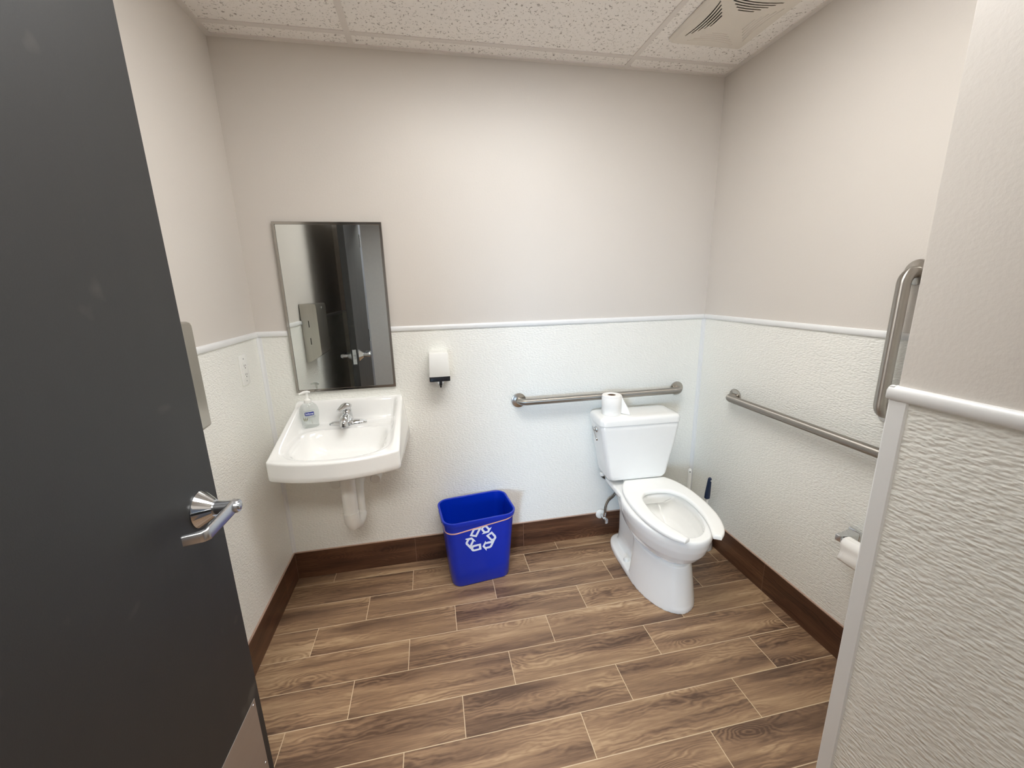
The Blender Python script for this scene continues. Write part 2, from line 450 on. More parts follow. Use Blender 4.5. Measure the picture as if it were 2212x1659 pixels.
# outside corner guard on the entry wall
p = [(X_WING-0.0075, Y_WING-0.022), (X_WING-0.0045, Y_WING-0.024), (X_WING+0.002, Y_WING-0.024), (X_WING+0.002, Y_WING+0.002), (X_WING+0.026, Y_WING+0.002), (X_WING+0.026, Y_WING+0.0055), (X_WING+0.002, Y_WING+0.0085), (X_WING-0.004, Y_WING+0.007), (X_WING-0.0075, Y_WING+0.003)]
bm = new(); add_loft(bm, [[Vector((a, b, z)) for a, b in p] for z in (Z_BASE, Z_RAIL-0.024)])
obj('corner_trim', bm, 'trim', wall_entry)

# tile baseboards with their tan edge strip
TB = 0.0105
def baseboard(name, mat, b, strip):
    o = structure(name, box(*b), mat); obj('edge_strip', box(*strip, bev=0.001, seg=1), 'edge', o); return o
baseboard('baseboard_back', 'base_back', (0, W_ROOM, -TB, 0, 0, Z_BASE-0.003), (0, W_ROOM, -TB-0.0006, 0, Z_BASE-0.003, Z_BASE+0.0015))
baseboard('baseboard_left', 'base_left', (0, TB, Y_FRONT, -TB, 0, Z_BASE-0.003), (0, TB+0.0006, Y_FRONT, -TB, Z_BASE-0.003, Z_BASE+0.0015))
baseboard('baseboard_right', 'base_right', (W_ROOM-TB, W_ROOM, Y_WING, -TB, 0, Z_BASE-0.003), (W_ROOM-TB-0.0006, W_ROOM, Y_WING, -TB, Z_BASE-0.003, Z_BASE+0.0015))
baseboard('baseboard_entry', 'base_right', (X_WING-TB, X_WING, Y_FRONT, Y_WING, 0, Z_BASE-0.003), (X_WING-TB-0.0006, X_WING, Y_FRONT, Y_WING, Z_BASE-0.003, Z_BASE+0.0015))

# suspended ceiling: slab above, tiles, grid tees, wall angle
ceiling = structure('ceiling', box(-0.12, W_ROOM+0.12, Y_FRONT-0.13, 0.12, 2.70, 2.78), 'tile')
gx = [0.0, 0.556, 1.812, W_ROOM]; gy = [0.0, -0.100, -0.730, -1.360, Y_FRONT]
for i in range(3):
    for j in range(4):
        if i == 1 and j == 2: continue          # the light fixture fills this bay
        obj('ceiling_tile', box(gx[i]+0.001, gx[i+1]-0.001, gy[j+1]+0.001, gy[j]-0.001, H_CEIL+0.0035, H_CEIL+0.018), 'tile', ceiling)
hw = 0.0122
for x in gx[1:3]: obj('grid_tee', box(x-hw, x+hw, Y_FRONT, 0, H_CEIL, H_CEIL+0.004, bev=0.0006, seg=1), 'tee', ceiling)
for y in gy[1:4]: obj('grid_tee', box(0, W_ROOM, y-hw, y+hw, H_CEIL+0.0004, H_CEIL+0.0042, bev=0.0006, seg=1), 'tee', ceiling)
for b in ((0, W_ROOM, -0.022, 0), (0, 0.022, Y_FRONT, -0.022), (W_ROOM-0.022, W_ROOM, Y_WING, -0.022), (0.022, X_WING, Y_FRONT, Y_FRONT+0.022)):
    obj('wall_angle', box(*b, H_CEIL-0.0008, H_CEIL+0.004), 'tee', ceiling)

# hall beyond the doorway
structure('wall_hall_far', box(-1.9, 2.9, -4.75, -4.63, 0, 2.75), 'hall')
structure('wall_hall_left', box(-1.9, -1.78, -4.63, Y_FRONT-0.13, 0, 2.75), 'hall')
structure('wall_hall_right', box(2.78, 2.9, -4.63, Y_FRONT-0.13, 0, 2.75), 'hall')
bm = new(); add_box(bm, -1.78, -0.12, Y_FRONT-0.13, Y_FRONT-0.01, 0, 2.75); add_box(bm, W_ROOM+0.12, 2.78, Y_FRONT-0.13, Y_FRONT-0.01, 0, 2.75)
structure('wall_hall_near', bm, 'hall')
structure('ceiling_hall', box(-1.9, 2.9, -4.75, Y_FRONT-0.13, 2.55, 2.65), 'tile')
hl = thing('ceiling_light', 'added rectangular fill light on the hall ceiling outside the doorway', 'ceiling light', (0.72, -2.75, 2.55))  # unseen fixture, added to lift the shade under the sink through the doorway
bm = new()
for b in ((0.12, 1.32, -3.05, -3.02), (0.12, 1.32, -2.48, -2.45), (0.12, 0.15, -3.02, -2.48), (1.29, 1.32, -3.02, -2.48)): add_box(bm, *b, 2.535, 2.55)
obj('fixture_frame', bm, 'tee', hl)
obj('diffuser', box(0.15, 1.29, -3.02, -2.48, 2.540, 2.544), 'hall_fill', hl)
w1 = structure('window_1', box(-1.02, -0.22, -4.63, -4.60, 0.5, 1.5), 'jamb')
obj('pane', box(-0.97, -0.27, -4.60, -4.594, 0.55, 1.45), 'sky_pane', w1)

# ------------------------------------------------------------------ door leaf (open) and frame
frame = structure('trim_1', (lambda b: (add_box(b, JL-0.045, JL+0.012, Y_FRONT-0.145, Y_FRONT+0.014, 0, DOOR_H+0.04, bev=0.002, seg=1),
        add_box(b, JR-0.012, JR+0.045, Y_FRONT-0.145, Y_FRONT+0.014, 0, DOOR_H+0.04, bev=0.002, seg=1),
        add_box(b, JL+0.012, JR-0.012, Y_FRONT-0.145, Y_FRONT+0.014, DOOR_H+0.008, DOOR_H+0.04, bev=0.002, seg=1), b)[-1])(new()), 'jamb')
dv = Vector((0.26016-HX, -1.07538-HY)); LEN = dv.length
door = thing('door_1', None, None, (HX, HY, 0), math.atan2(dv.y, dv.x), kind='structure')
# local frame: +x along the leaf to its free edge, -y is the face seen from the doorway
TH = 0.0445
obj('door_leaf', box(0, LEN, 0, TH, 0.012, DOOR_H, bev=0.0015, seg=1), 'door', door, local=True)
def lever(side):
    """side -1: face towards the camera, +1: face towards the left wall"""
    s = side; y0 = 0.0 if s < 0 else TH
    cx, cz = LEN-0.0715, 1.037
    m = axis_m((cx, y0, cz), (0, s, 0))
    ro = obj('lever_rosette', lathe([(0.0425, 0), (0.0428, 0.003), (0.041, 0.0055), (0.0205, 0.030), (0.019, 0.032)], 40, m), 'chrome', door, local=True)
    bm = new(); add_lathe(bm, [(0.0155, 0.028), (0.0155, 0.066), (0.0158, 0.078), (0.0135, 0.083), (0.0, 0.0832)], 32, m)
    # arm: flat bar running back towards the hinge, with a return to the door
    pts = fillet([(cx+0.006, y0+s*0.071, cz), (cx-0.118, y0+s*0.071, cz-0.001), (cx-0.128, y0+s*0.034, cz-0.002)], 0.012, 6)
    rings = []
    for i, pnt in enumerate(pts):
        a = pts[max(i-1, 0)]; b = pts[min(i+1, len(pts)-1)]; t = (b-a).normalized(); nrm = Vector((-t.y, t.x, 0))
        hz = lerp(0.0155, 0.0125, min(1, i/3)); ht = 0.0058
        rings.append([pnt + nrm*u + Vector((0, 0, w)) for u, w in rrect(ht, hz, 0.0045, 3)])
    add_loft(bm, rings)
    obj('lever_handle', bm, 'satin', ro, local=True)
    # key core on the stem end
    obj('lever_turn', lathe([(0.009, 0.083), (0.009, 0.0855), (0.007, 0.0865), (0, 0.0866)], 20, m), 'satin', ro, local=True)
lever(-1); lever(1)
obj('latch_plate', box(LEN-0.0005, LEN+0.0015, 0.009, 0.0355, 0.98, 1.09, bev=0.0005, seg=1), 'satin', door, local=True)
obj('latch_bolt', box(LEN+0.0015, LEN+0.011, 0.014, 0.030, 1.022, 1.050, bev=0.002), 'satin', door, local=True)
kp = obj('kick_plate', box(0.02, LEN-0.026, -0.0014, 0.0, 0.03, 0.4305, bev=0.0004, seg=1), 'kick', door, local=True)
for px, pz in ((LEN-0.037, 0.4185), (LEN-0.037, 0.212), (LEN-0.037, 0.045), (0.46, 0.4185), (0.03, 0.4185), (0.03, 0.212)):
    obj('screw', lathe([(0.0045, 0), (0.004, 0.0012), (0.002, 0.002), (0, 0.0021)], 14, axis_m((px, -0.0014, pz), (0, -1, 0))), 'satin', kp, local=True)
for hz in (0.25, 1.1, 1.95):
    obj('hinge', lathe([(0.008, -0.055), (0.008, 0.055)], 16, Matrix.Translation((-0.007, -0.004, hz))), 'satin', door, local=True)

# ------------------------------------------------------------------ ceiling light and exhaust fan
lt = thing('ceiling_light', 'rectangular recessed ceiling light with a glowing white lens above the restroom floor', 'ceiling light', (1.184, -1.045, H_CEIL))
bm = new()
x0, x1, y0, y1 = gx[1]+0.013, gx[2]-0.013, gy[3]+0.013, gy[2]-0.013
for b in ((x0, x0+0.03, y0, y1), (x1-0.03, x1, y0, y1), (x0+0.03, x1-0.03, y0, y0+0.03), (x0+0.03, x1-0.03, y1-0.03, y1)): add_box(bm, *b, H_CEIL+0.001, H_CEIL+0.05)
add_box(bm, x0, x1, y0, y1, H_CEIL+0.05, H_CEIL+0.06)
obj('fixture_frame', bm, 'tee', lt)
obj('diffuser', box(x0+0.03, x1-0.03, y0+0.03, y1-0.03, H_CEIL+0.006, H_CEIL+0.010), 'diffuser', lt)

def fan():
    cx, cy, z = 2.060, -0.430, H_CEIL
    t = thing('exhaust_fan', 'square white ceiling exhaust fan cover with four fans of curved slots', 'exhaust fan', (cx, cy, z))
    zf = z-0.016; h = 0.176
    outer = rrect(h-0.012, h-0.012, 0.012, 4)
    holes = []
    for q in range(4):
        a = R(90*q); ca, sa = math.cos(a), math.sin(a)
        for k in range(5):
            r0 = 0.072+0.0125*k; L = r0*0.98-0.036+0.006*k; c = 1.15; w = 0.0029
            pts = []
            N = 8
            up = [(r0+c*(s*s)+w, s) for s in [L*(2*i/N-1) for i in range(N+1)]]
            dn = [(r0+c*(s*s)-w, s) for s in [L*(2*i/N-1) for i in range(N+1)]][::-1]
            holes.append([(ca*u-sa*v, sa*u+ca*v) for u, v in up+dn])
    bm = new()
    loops = [[Vector((x, y, 0)) for x, y in outer]] + [[Vector((x, y, 0)) for x, y in hh] for hh in holes]
    flat = [p for l in loops for p in l]
    vs = [bm.verts.new((cx+p.x, cy+p.y, zf)) for p in flat]
    for tri in tessellate_polygon(loops):
        try: bm.faces.new([vs[i] for i in tri])
        except ValueError: pass
    # walls of each slot
    k = len(outer)
    for hh in holes:
        n = len(hh); lo = vs[k:k+n]; q = (holes.index(hh))//5; sx, sy = -0.011*math.cos(R(90*q)), -0.011*math.sin(R(90*q)); hi = [bm.verts.new((v.co.x+sx, v.co.y+sy, zf+0.010)) for v in lo]; k += n
        for i in range(n): bm.faces.new((lo[i], lo[(i+1) % n], hi[(i+1) % n], hi[i]))
    # sloped rim back to the ceiling
    lo = vs[:len(outer)]; o2 = rrect(h, h, 0.016, 4)
    hi = [bm.verts.new((cx+x, cy+y, z-0.004)) for x, y in o2]; top = [bm.verts.new((cx+x, cy+y, z+0.002)) for x, y in o2]
    for A, B in ((lo, hi), (hi, top)):
        for i in range(len(A)): bm.faces.new((A[i], A[(i+1) % len(A)], B[(i+1) % len(A)], B[i]))
    obj('fan_cover', bm, 'vinyl', t)
    obj('fan_housing', box(cx-0.155, cx+0.155, cy-0.155, cy+0.155, zf+0.0135, zf+0.0145), 'dark', t)
fan()

# ------------------------------------------------------------------ mirror
mx0, mx1, mz0, mz1 = 0.1405, 0.6135, 1.036, 1.827
mir = thing('wall_mirror', 'tall rectangular wall mirror in a thin polished steel frame above the sink', 'mirror', (0.377, -0.004, 1.036))
prof = [(0.0, 0.0), (0.0, 0.010), (0.0015, 0.0125), (0.0115, 0.0125), (0.0125, 0.0105), (0.0125, 0.0)]  # (inward, out)
bm = new(); rings = []
for cx, cz, sx, sz in ((mx0, mz0, 1, 1), (mx1, mz0, -1, 1), (mx1, mz1, -1, -1), (mx0, mz1, 1, -1)):
    rings.append([Vector((cx+sx*a, -0.0035-b, cz+sz*a)) for a, b in prof])
rings.append(rings[0]); add_loft(bm, rings, False, False); bmesh.ops.remove_doubles(bm, verts=bm.verts[:], dist=1e-6)
obj('mirror_frame', bm, 'mframe', mir, angle=25)
obj('mirror_glass', box(mx0+0.011, mx1-0.011, -0.0118, -0.006, mz0+0.011, mz1-0.011), 'mirror', mir)

# ------------------------------------------------------------------ wall-hung sink
SX = 0.3865
def sink():
    t = thing('wall_sink', 'white ceramic wall-hung sink with raised back below the mirror', 'sink', (SX, 0.0, 0.777))
    hw = 0.2535; rc = 0.013; ZB = 0.992; ZF = 0.864
    def dfront(x):
        d = 0.512-0.062*(x/hw)**2; a = abs(x)-(hw-rc)
        return d-(rc-math.sqrt(max(0, rc*rc-a*a))) if a > 0 else d
    def top(x, d, df):
        deck = 0.886-0.024*sstep(0.13, 0.5, d)
        zr = lerp(ZB, ZF, min(1, d/0.44))
        w = sstep(hw-0.052, hw-0.024, abs(x)); z = deck+max(0, zr-deck)*w
        wb = 1-sstep(0.020, 0.060, d); z = z+max(0, ZB-z)*wb
        dn = d*0.512/df
        s = (abs(x/0.205)**4+abs((dn-0.312)/0.163)**4)**0.25
        z -= 0.100*(1-sstep(0.70, 0.97, s))
        s2 = (abs(x/0.228)**4+abs((dn-0.303)/0.184)**4)**0.25
        z -= 0.006*(1-sstep(0.93, 1.0, s2))
        r = 0.012; e = min(hw-abs(x), df-d, d+0.006)
        if e < r: z -= r-math.sqrt(max(0, r*r-(r-e)**2))
        return z
    bm = new(); N = 80; K = 84; g = []
    for j in range(K+1):
        v = 0.5-0.5*math.cos(PI*j/K); row = []
        for i in range(N+1):
            x = hw*math.sin(PI/2*(2*i/N-1)); df = dfront(x); d = 0.004+v*(df-0.004)
            k = d/0.45; row.append(bm.verts.new((SX+x*(1+0.026*k)-0.004*k, -d, top(x, d, df))))
        g.append(row)
    for j in range(K):
        for i in range(N): bm.faces.new((g[j][i], g[j][i+1], g[j+1][i+1], g[j+1][i]))
    loop = g[0][:] + [g[j][N] for j in range(1, K+1)] + g[K][-2::-1] + [g[j][0] for j in range(K-1, 0, -1)]
    def drop(loop, f):
        nv = [bm.verts.new(f(v.co)) for v in loop]
        for i in range(len(loop)): bm.faces.new((loop[i], nv[i], nv[(i+1) % len(nv)], loop[(i+1) % len(loop)]))
        return nv
    c = Vector((SX, -0.25, 0))
    def inset(co, z, s): return Vector((c.x+(co.x-c.x)*s, c.y+(co.y-c.y)*s if co.y < -0.01 else co.y, z))
    def flare(p):
        k = sstep(0.2, 0.245, abs(p.x-SX))*max(0, 1+p.y/0.44)
        return Vector((p.x+math.copysign(0.022*k, p.x-SX), p.y, 0.784))
    l1 = loop
    tops = [v.co.copy() for v in loop]; bots = [flare(p) for p in tops]
    for a in (0.03, 0.25, 0.5, 0.75, 1.0):
        it = iter([t.lerp(b, a) for t, b in zip(tops, bots)]); l1 = drop(l1, lambda p: next(it))
    l2 = drop(l1, lambda p: inset(p, 0.7775, 0.985)); l3 = drop(l2, lambda p: inset(p, 0.777, 0.93))
    l4 = drop(l3, lambda p: inset(p, 0.735, 0.72)); bm.faces.new(l4[::-1])
    obj('basin', bm, 'ceramic', t, angle=40)
    obj('drain', lathe([(0.03, 0.7735), (0.03, 0.7765), (0.026, 0.7785), (0.012, 0.776), (0, 0.776)], 28, Matrix.Translation((SX, -0.312, 0))), 'chrome', t)
    # faucet
    fx, fy, fz = 0.379, -0.098, 0.8855
    def el(a, b, z, dy=0.0, n=36): return [Vector((fx+a*math.cos(2*PI*k/n), fy+dy+b*math.sin(2*PI*k/n), fz+z)) for k in range(n)]
    fb = obj('faucet', loft([el(.086, .027, 0), el(.088, .0285, .003), el(.086, .0275, .008), el(.074, .024, .0145), el(.05, .018, .019), el(.02, .008, .0205)]), 'chrome', t)
    ZS = Matrix.Translation((0, 0, fz)) @ Matrix.Diagonal((1, 1, .86, 1)) @ Matrix.Translation((0, 0, -fz))
    bm = loft([el(.034, .031, .010), el(.030, .029, .020), el(.0255, .026, .040, .003), el(.0225, .024, .062, .006), el(.021, .022, .080, .008), el(.017, .018, .088, .009)])
    bm.transform(ZS); obj('faucet_body', bm, 'chrome', fb)
    pts = fillet([(fx, fy+0.0, fz+0.030), (fx, fy-0.040, fz+0.052), (fx, fy-0.088, fz+0.046), (fx, fy-0.096, fz+0.020)], [0.05, 0.022], 8)
    n = len(pts); rr = [lerp(0.0245, 0.0185, i/(n-1)) for i in range(n)]
    bm = tube(pts, rr, 24); bm.transform(ZS); obj('spout', bm, 'chrome', fb)
    obj('aerator', lathe([(0.0125, 0), (0.0125, 0.006)], 20, Matrix.Translation((fx, fy-0.096, fz+0.0115))), 'satin', fb)
    # lever cap: dome with a beak pointing forward
    bm = new(); rings = []
    for k in range(13):
        a = k/12; d = lerp(0.032, -0.062, a)         # back to front
        if a < 0.62: u = math.sin(PI*min(1, (a+0.04)/0.9)); hwid = 0.024*u+0.002; hh = 0.019*u+0.002; zc = 0.101
        else:
            b = (a-0.62)/0.38; hwid = lerp(0.021, 0.009, b); hh = lerp(0.0165, 0.0045, b); zc = lerp(0.101, 0.094, b)
        rings.append([Vector((fx+hwid*math.cos(2*PI*q/24), fy+0.006+d, fz+zc+hh*math.sin(2*PI*q/24))) for q in range(24)])
    add_loft(bm, rings); bm.transform(Matrix.Translation((fx, fy+.006, fz)) @ Matrix.Rotation(R(-28), 4, 'Z') @ Matrix.Translation((-fx, -fy-.006, -fz))); bm.transform(ZS)
    obj('faucet_lever', bm, 'chrome', fb, angle=60)
    # wrapped drain pipe and supply pipes below
    bm = new()
    add_tube(bm, [(0.381, -0.27, 0.745), (0.381, -0.27, 0.50)], 0.0325, 24)
    add_tube(bm, [(0.381, -0.27, 0.505), (0.382, -0.27, 0.46), (0.386, -0.265, 0.442), (0.395, -0.245, 0.432), (0.40, -0.215, 0.436), (0.402, -0.19, 0.452)], [0.036, 0.036, 0.035, 0.033, 0.033, 0.034], 24)
    add_tube(bm, fillet([(0.402, -0.19, 0.45), (0.402, -0.19, 0.60), (0.402, -0.005, 0.60)], 0.05, 8), 0.030, 20)
    obj('drain_pipe', bm, 'pvc', t)
    for x, z in ((0.292, 0.590), (0.484, 0.597)):
        bm = new(); add_tube(bm, [(x, -0.004, z), (x, -0.135, z), (x, -0.142, z)], [0.026, 0.026, 0.022], 22)
        add_tube(bm, fillet([(x, -0.08, z), (x, -0.085, 0.68), (SX+(x-SX)*0.6, -0.12, 0.735)], 0.03, 5), 0.019, 16)
        obj('supply_pipe', bm, 'pvc', t)
sink()

# soap pump bottle on the sink deck
def soap():
    bx, by, bz = 0.2110, -0.103, 0.8865; rz = R(24); SC = 1.08
    t = thing('soap_bottle', 'clear pump bottle of hand soap with a blue label on the sink', 'soap bottle', (bx, by, bz), rz)
    t.scale = (SC, SC, SC)
    n = 40
    def el(a, b, z): return [Vector((a*math.cos(2*PI*k/n), b*math.sin(2*PI*k/n), z)) for k in range(n)]
    prof = [(.030, .021, .0), (.0335, .0235, .0015), (.0345, .0245, .006), (.0335, .0238, .016), (.0345, .0242, .028), (.0385, .0262, .050), (.0395, .027, .068), (.037, .026, .086), (.030, .023, .100), (.020, .018, .109), (.0135, .0135, .113), (.0135, .0135, .116)]
    obj('bottle', loft([el(*q) for q in prof]), 'clear', t, local=True, angle=60)
    def surf(x, z):
        for q0, q1 in zip(prof, prof[1:]):
            if q0[2] <= z <= q1[2]:
                s = (z-q0[2])/(q1[2]-q0[2]); a = lerp(q0[0], q1[0], s); b = lerp(q0[1], q1[1], s); break
        x = max(-a*.98, min(a*.98, x)); return -b*math.sqrt(1-(x/a)**2)
    def patch(name, x0, x1, z0, z1, mat, off, parent, r=0.0):
        bm = new(); N = 14; rows = []
        for z in (z0, z0+r, z1-r, z1) if r else (z0, z1):
            ins = r if (r and z in (z0, z1)) else 0
            rows.append([bm.verts.new((lerp(x0+ins, x1-ins, i/N), surf(lerp(x0+ins, x1-ins, i/N), z)-off, z)) for i in range(N+1)])
        for A, B in zip(rows, rows[1:]):
            for i in range(N): bm.faces.new((A[i], A[i+1], B[i+1], B[i]))
        g = bmesh.ops.extrude_face_region(bm, geom=bm.faces[:])
        for v in g['geom']:
            if isinstance(v, bmesh.types.BMVert): v.co.y -= 0.0002
        return obj(name, bm, mat, parent, local=True)
    lab = patch('label_patch', -0.0215, 0.0150, 0.0590, 0.0745, 'navylabel', 0.0003, t, 0.002)
    cu = bpy.data.curves.new('lettering', 'FONT'); cu.body = 'Softsoap'; cu.size = 0.0110; cu.align_x = 'CENTER'; cu.align_y = 'CENTER'; cu.offset = 0.0001
    to = bpy.data.objects.new('lettering_tmp', cu); COL.objects.link(to)
    bpy.context.view_layer.update()
    me = bpy.data.meshes.new_from_object(to.evaluated_get(bpy.context.evaluated_depsgraph_get()))
    bpy.data.objects.remove(to); bpy.data.curves.remove(cu)
    bm = new(); bm.from_mesh(me); bpy.data.meshes.remove(me)
    for v in bm.verts:
        x, z = v.co.x*0.86-0.0032, v.co.y+0.0668; v.co = Vector((x, surf(x, z)-0.0009, z))
    obj('lettering', bm, 'print', lab, local=True, flat=True)
    for k, (x0, x1, z) in enumerate(((-0.024, 0.020, 0.0800), (-0.020, 0.020, 0.0555), (-0.014, 0.021, 0.0515), (-0.010, 0.018, 0.0475))):
        patch('label_line', x0, x1, z, z+0.0010, 'greyprint', 0.0003, t)
    bm = new()
    for dx, lean in ((-0.024, -0.004), (-0.021, 0.001), (-0.018, 0.006)):
        pts = [(dx, 0.032), (dx+lean*0.6+0.0016, 0.043), (dx+lean, 0.054), (dx+lean*0.6-0.0016, 0.043)]
        lo = [bm.verts.new((x, surf(x, z)-0.0004, z)) for x, z in pts]; bm.faces.new(lo)
    obj('leaf_print', bm, 'leaf', t, local=True, flat=True)
    bm = new(); add_lathe(bm, [(0.0150, 0.112), (0.0155, 0.114), (0.0150, 0.124), (0.011, 0.128), (0.0075, 0.131), (0.006, 0.135), (0.0055, 0.150), (0.0065, 0.153), (0.0065, 0.157)], 28)
    pump = obj('pump', bm, 'wplast', t, local=True)
    bm = new()
    add_tube(bm, [(0.014, -0.002, 0.1560), (0.003, 0, 0.1595), (-0.010, 0.0, 0.1596), (-0.023, -0.002, 0.1565), (-0.031, -0.003, 0.1535)], [0.0040, 0.0070, 0.0062, 0.0048, 0.0040], 16)
    obj('pump_head', bm, 'wplast', pump, local=True)
    bm = new(); add_tube(bm, [(0.002, 0, 0.113), (0.006, 0, 0.012)], 0.002, 10)
    obj('dip_tube', bm, 'wplast', pump, local=True)
soap()

# ------------------------------------------------------------------ wall soap dispenser
def dispenser():
    x0, x1 = 0.7835, 0.8860
    t = thing('soap_dispenser', 'small white wall soap dispenser with black base and chrome push valve', 'soap dispenser', (0.835, -0.004, 1.06))
    bm = new()
    A = [(x0+0.004, -0.004), (x1-0.004, -0.004), (x1, -0.10), (x0, -0.10)]
    def sec(z, s, yf): return [Vector((px, py if py > -0.05 else yf, z)) for px, py in rr(s, yf)]
    def rr(s, yf): return rrect((x1-x0)/2-s, (-0.004-yf)/2, 0.006, 4, (x0+x1)/2, (-0.004+yf)/2)
    bm = loft([[Vector((px, py, z)) for px, py in rr(s, yf)] for z, s, yf in ((1.0905, 0.0, -0.101), (1.0915, -0.0003, -0.1015), (1.200, 0.003, -0.092), (1.207, 0.005, -0.089), (1.2095, 0.010, -0.082))])
    obj('cover', bm, 'wplast', t)
    bm = loft([[Vector((px, py, z)) for px, py in rr(s, yf)] for z, s, yf in ((1.0655, 0.001, -0.099), (1.0665, 0.0, -0.1005), (1.0880, 0.0, -0.1005), (1.0905, 0.001, -0.099))])
    obj('dispenser_base', bm, 'black', t)
    # chrome collar and push valve
    c = Vector((0.8375, -0.070, 1.066))
    vc = obj('valve_collar', lathe([(0.019, 0.001), (0.0195, -0.006), (0.017, -0.016), (0.012, -0.022), (0.008, -0.024), (0.0, -0.024)], 28, Matrix.Translation(c)), 'chrome', t)
    obj('push_valve', lathe([(0.0075, -0.020), (0.0078, -0.026), (0.005, -0.028), (0.0042, -0.0375), (0, -0.038)], 18, Matrix.Translation(c)), 'black', vc)
    obj('valve_lever', box(c.x-0.007, c.x+0.007, -0.093, -0.083, 1.044, 1.066, bev=0.002), 'black', vc)
dispenser()

# ------------------------------------------------------------------ grab bars
def grab_bar(label, a, b, nrm, up):
    """a, b: flange centres on the wall; nrm: out of the wall"""
    a, b, nrm = Vector(a), Vector(b), Vector(nrm)
    t = thing('grab_bar', label, 'grab bar', (a+b)/2, group='stainless grab bars')
    out = 0.0555; ax = (b-a).normalized()
    p = fillet([a+nrm*0.004, a+nrm*out, b+nrm*out, b+nrm*0.004], 0.036, 10)
    obj('bar', tube(p, 0.0185, 28), 'bar_'+'XYZ'[max(range(3), key=lambda i: abs(ax[i]))], t)
    for c in (a, b):
        obj('flange', lathe([(0.0400, 0.0035), (0.0405, 0.0075), (0.039, 0.0105), (0.0345, 0.012), (0.020, 0.013), (0.019, 0.0135)], 40, axis_m(c, nrm)), 'steel', t)
grab_bar('horizontal steel grab bar on the back wall behind the toilet tank', (1.254, 0, 0.911), (2.211, 0, 0.911), (0, -1, 0), None)
grab_bar('long horizontal steel grab bar on the right wall beside the toilet', (W_ROOM, -0.309, 0.928), (W_ROOM, -1.42, 0.926), (-1, 0, 0), None)
grab_bar('upright steel grab bar on the right wall, partly behind the near wall corner', (W_ROOM, -1.045, 1.535), (W_ROOM, -1.045, 1.062), (-1, 0, 0), None)

# ------------------------------------------------------------------ electrical outlet
def outlet():
    y0, y1, z0, z1 = -0.238, -0.166, 1.132, 1.262
    t = thing('wall_outlet', 'white electrical outlet on the left wall near the corner', 'outlet', (T, -0.202, 1.197))
    bm = new(); add_box(bm, 0.003, 0.0095, y0, y1, z0, z1, bev=0.003, seg=2)
    obj('cover_plate', bm, 'wplast', t)
    rcp = obj('receptacle', box(0.0085, 0.0115, -0.202-0.0165, -0.202+0.0165, 1.163, 1.231, bev=0.001, seg=1), 'wplast', t)
    for zc in (1.216, 1.178):
        for dy, hh in ((-0.006, 0.0045), (0.006, 0.0038)):
            obj('slot', box(0.0113, 0.0118, -0.202+dy-0.0011, -0.202+dy+0.0011, zc-hh, zc+hh), 'dark', rcp)
        obj('slot', box(0.0113, 0.0118, -0.2045, -0.1995, zc-0.0125, zc-0.008), 'dark', rcp)
    for zc in (1.149, 1.245): obj('screw', lathe([(0.0032, 0), (0.0028, 0.0012), (0, 0.0014)], 12, axis_m((0.0093, -0.202, zc), (1, 0, 0))), 'satin', t)
outlet()

# ------------------------------------------------------------------ paper towel dispenser on the left wall, mostly behind the door
def towel():
    ya, yb = -0.722, -0.975; D = 0.1015
    t = thing('paper_towel_dispenser', 'steel paper towel dispenser on the left wall behind the door', 'paper towel dispenser', (T, (ya+yb)/2, 1.07))
    prof = [(0.004, 1.072), (0.030, 1.072), (0.060, 1.088), (D-0.003, 1.114), (D, 1.119), (D, 1.428), (D-0.004, 1.437), (D-0.012, 1.441), (0.004, 1.441)]
    bm = new(); add_prism(bm, prof, lambda x, z: (x, ya, z), lambda x, z: (x, yb, z))
    body = obj('cabinet', bm, 'steel_v', t, angle=30)
    for z in (1.295, 1.185):
        obj('refill_slot', box(0.045, 0.0495, ya-0.0005, ya+0.0009, z, z+0.042), 'dark', body)
    lk = axis_m((D, -0.86, 1.412), (1, 0, 0))
    obj('lock', lathe([(0.009, 0), (0.009, 0.003), (0.007, 0.004), (0, 0.0042)], 20, lk), 'chrome', t)
towel()

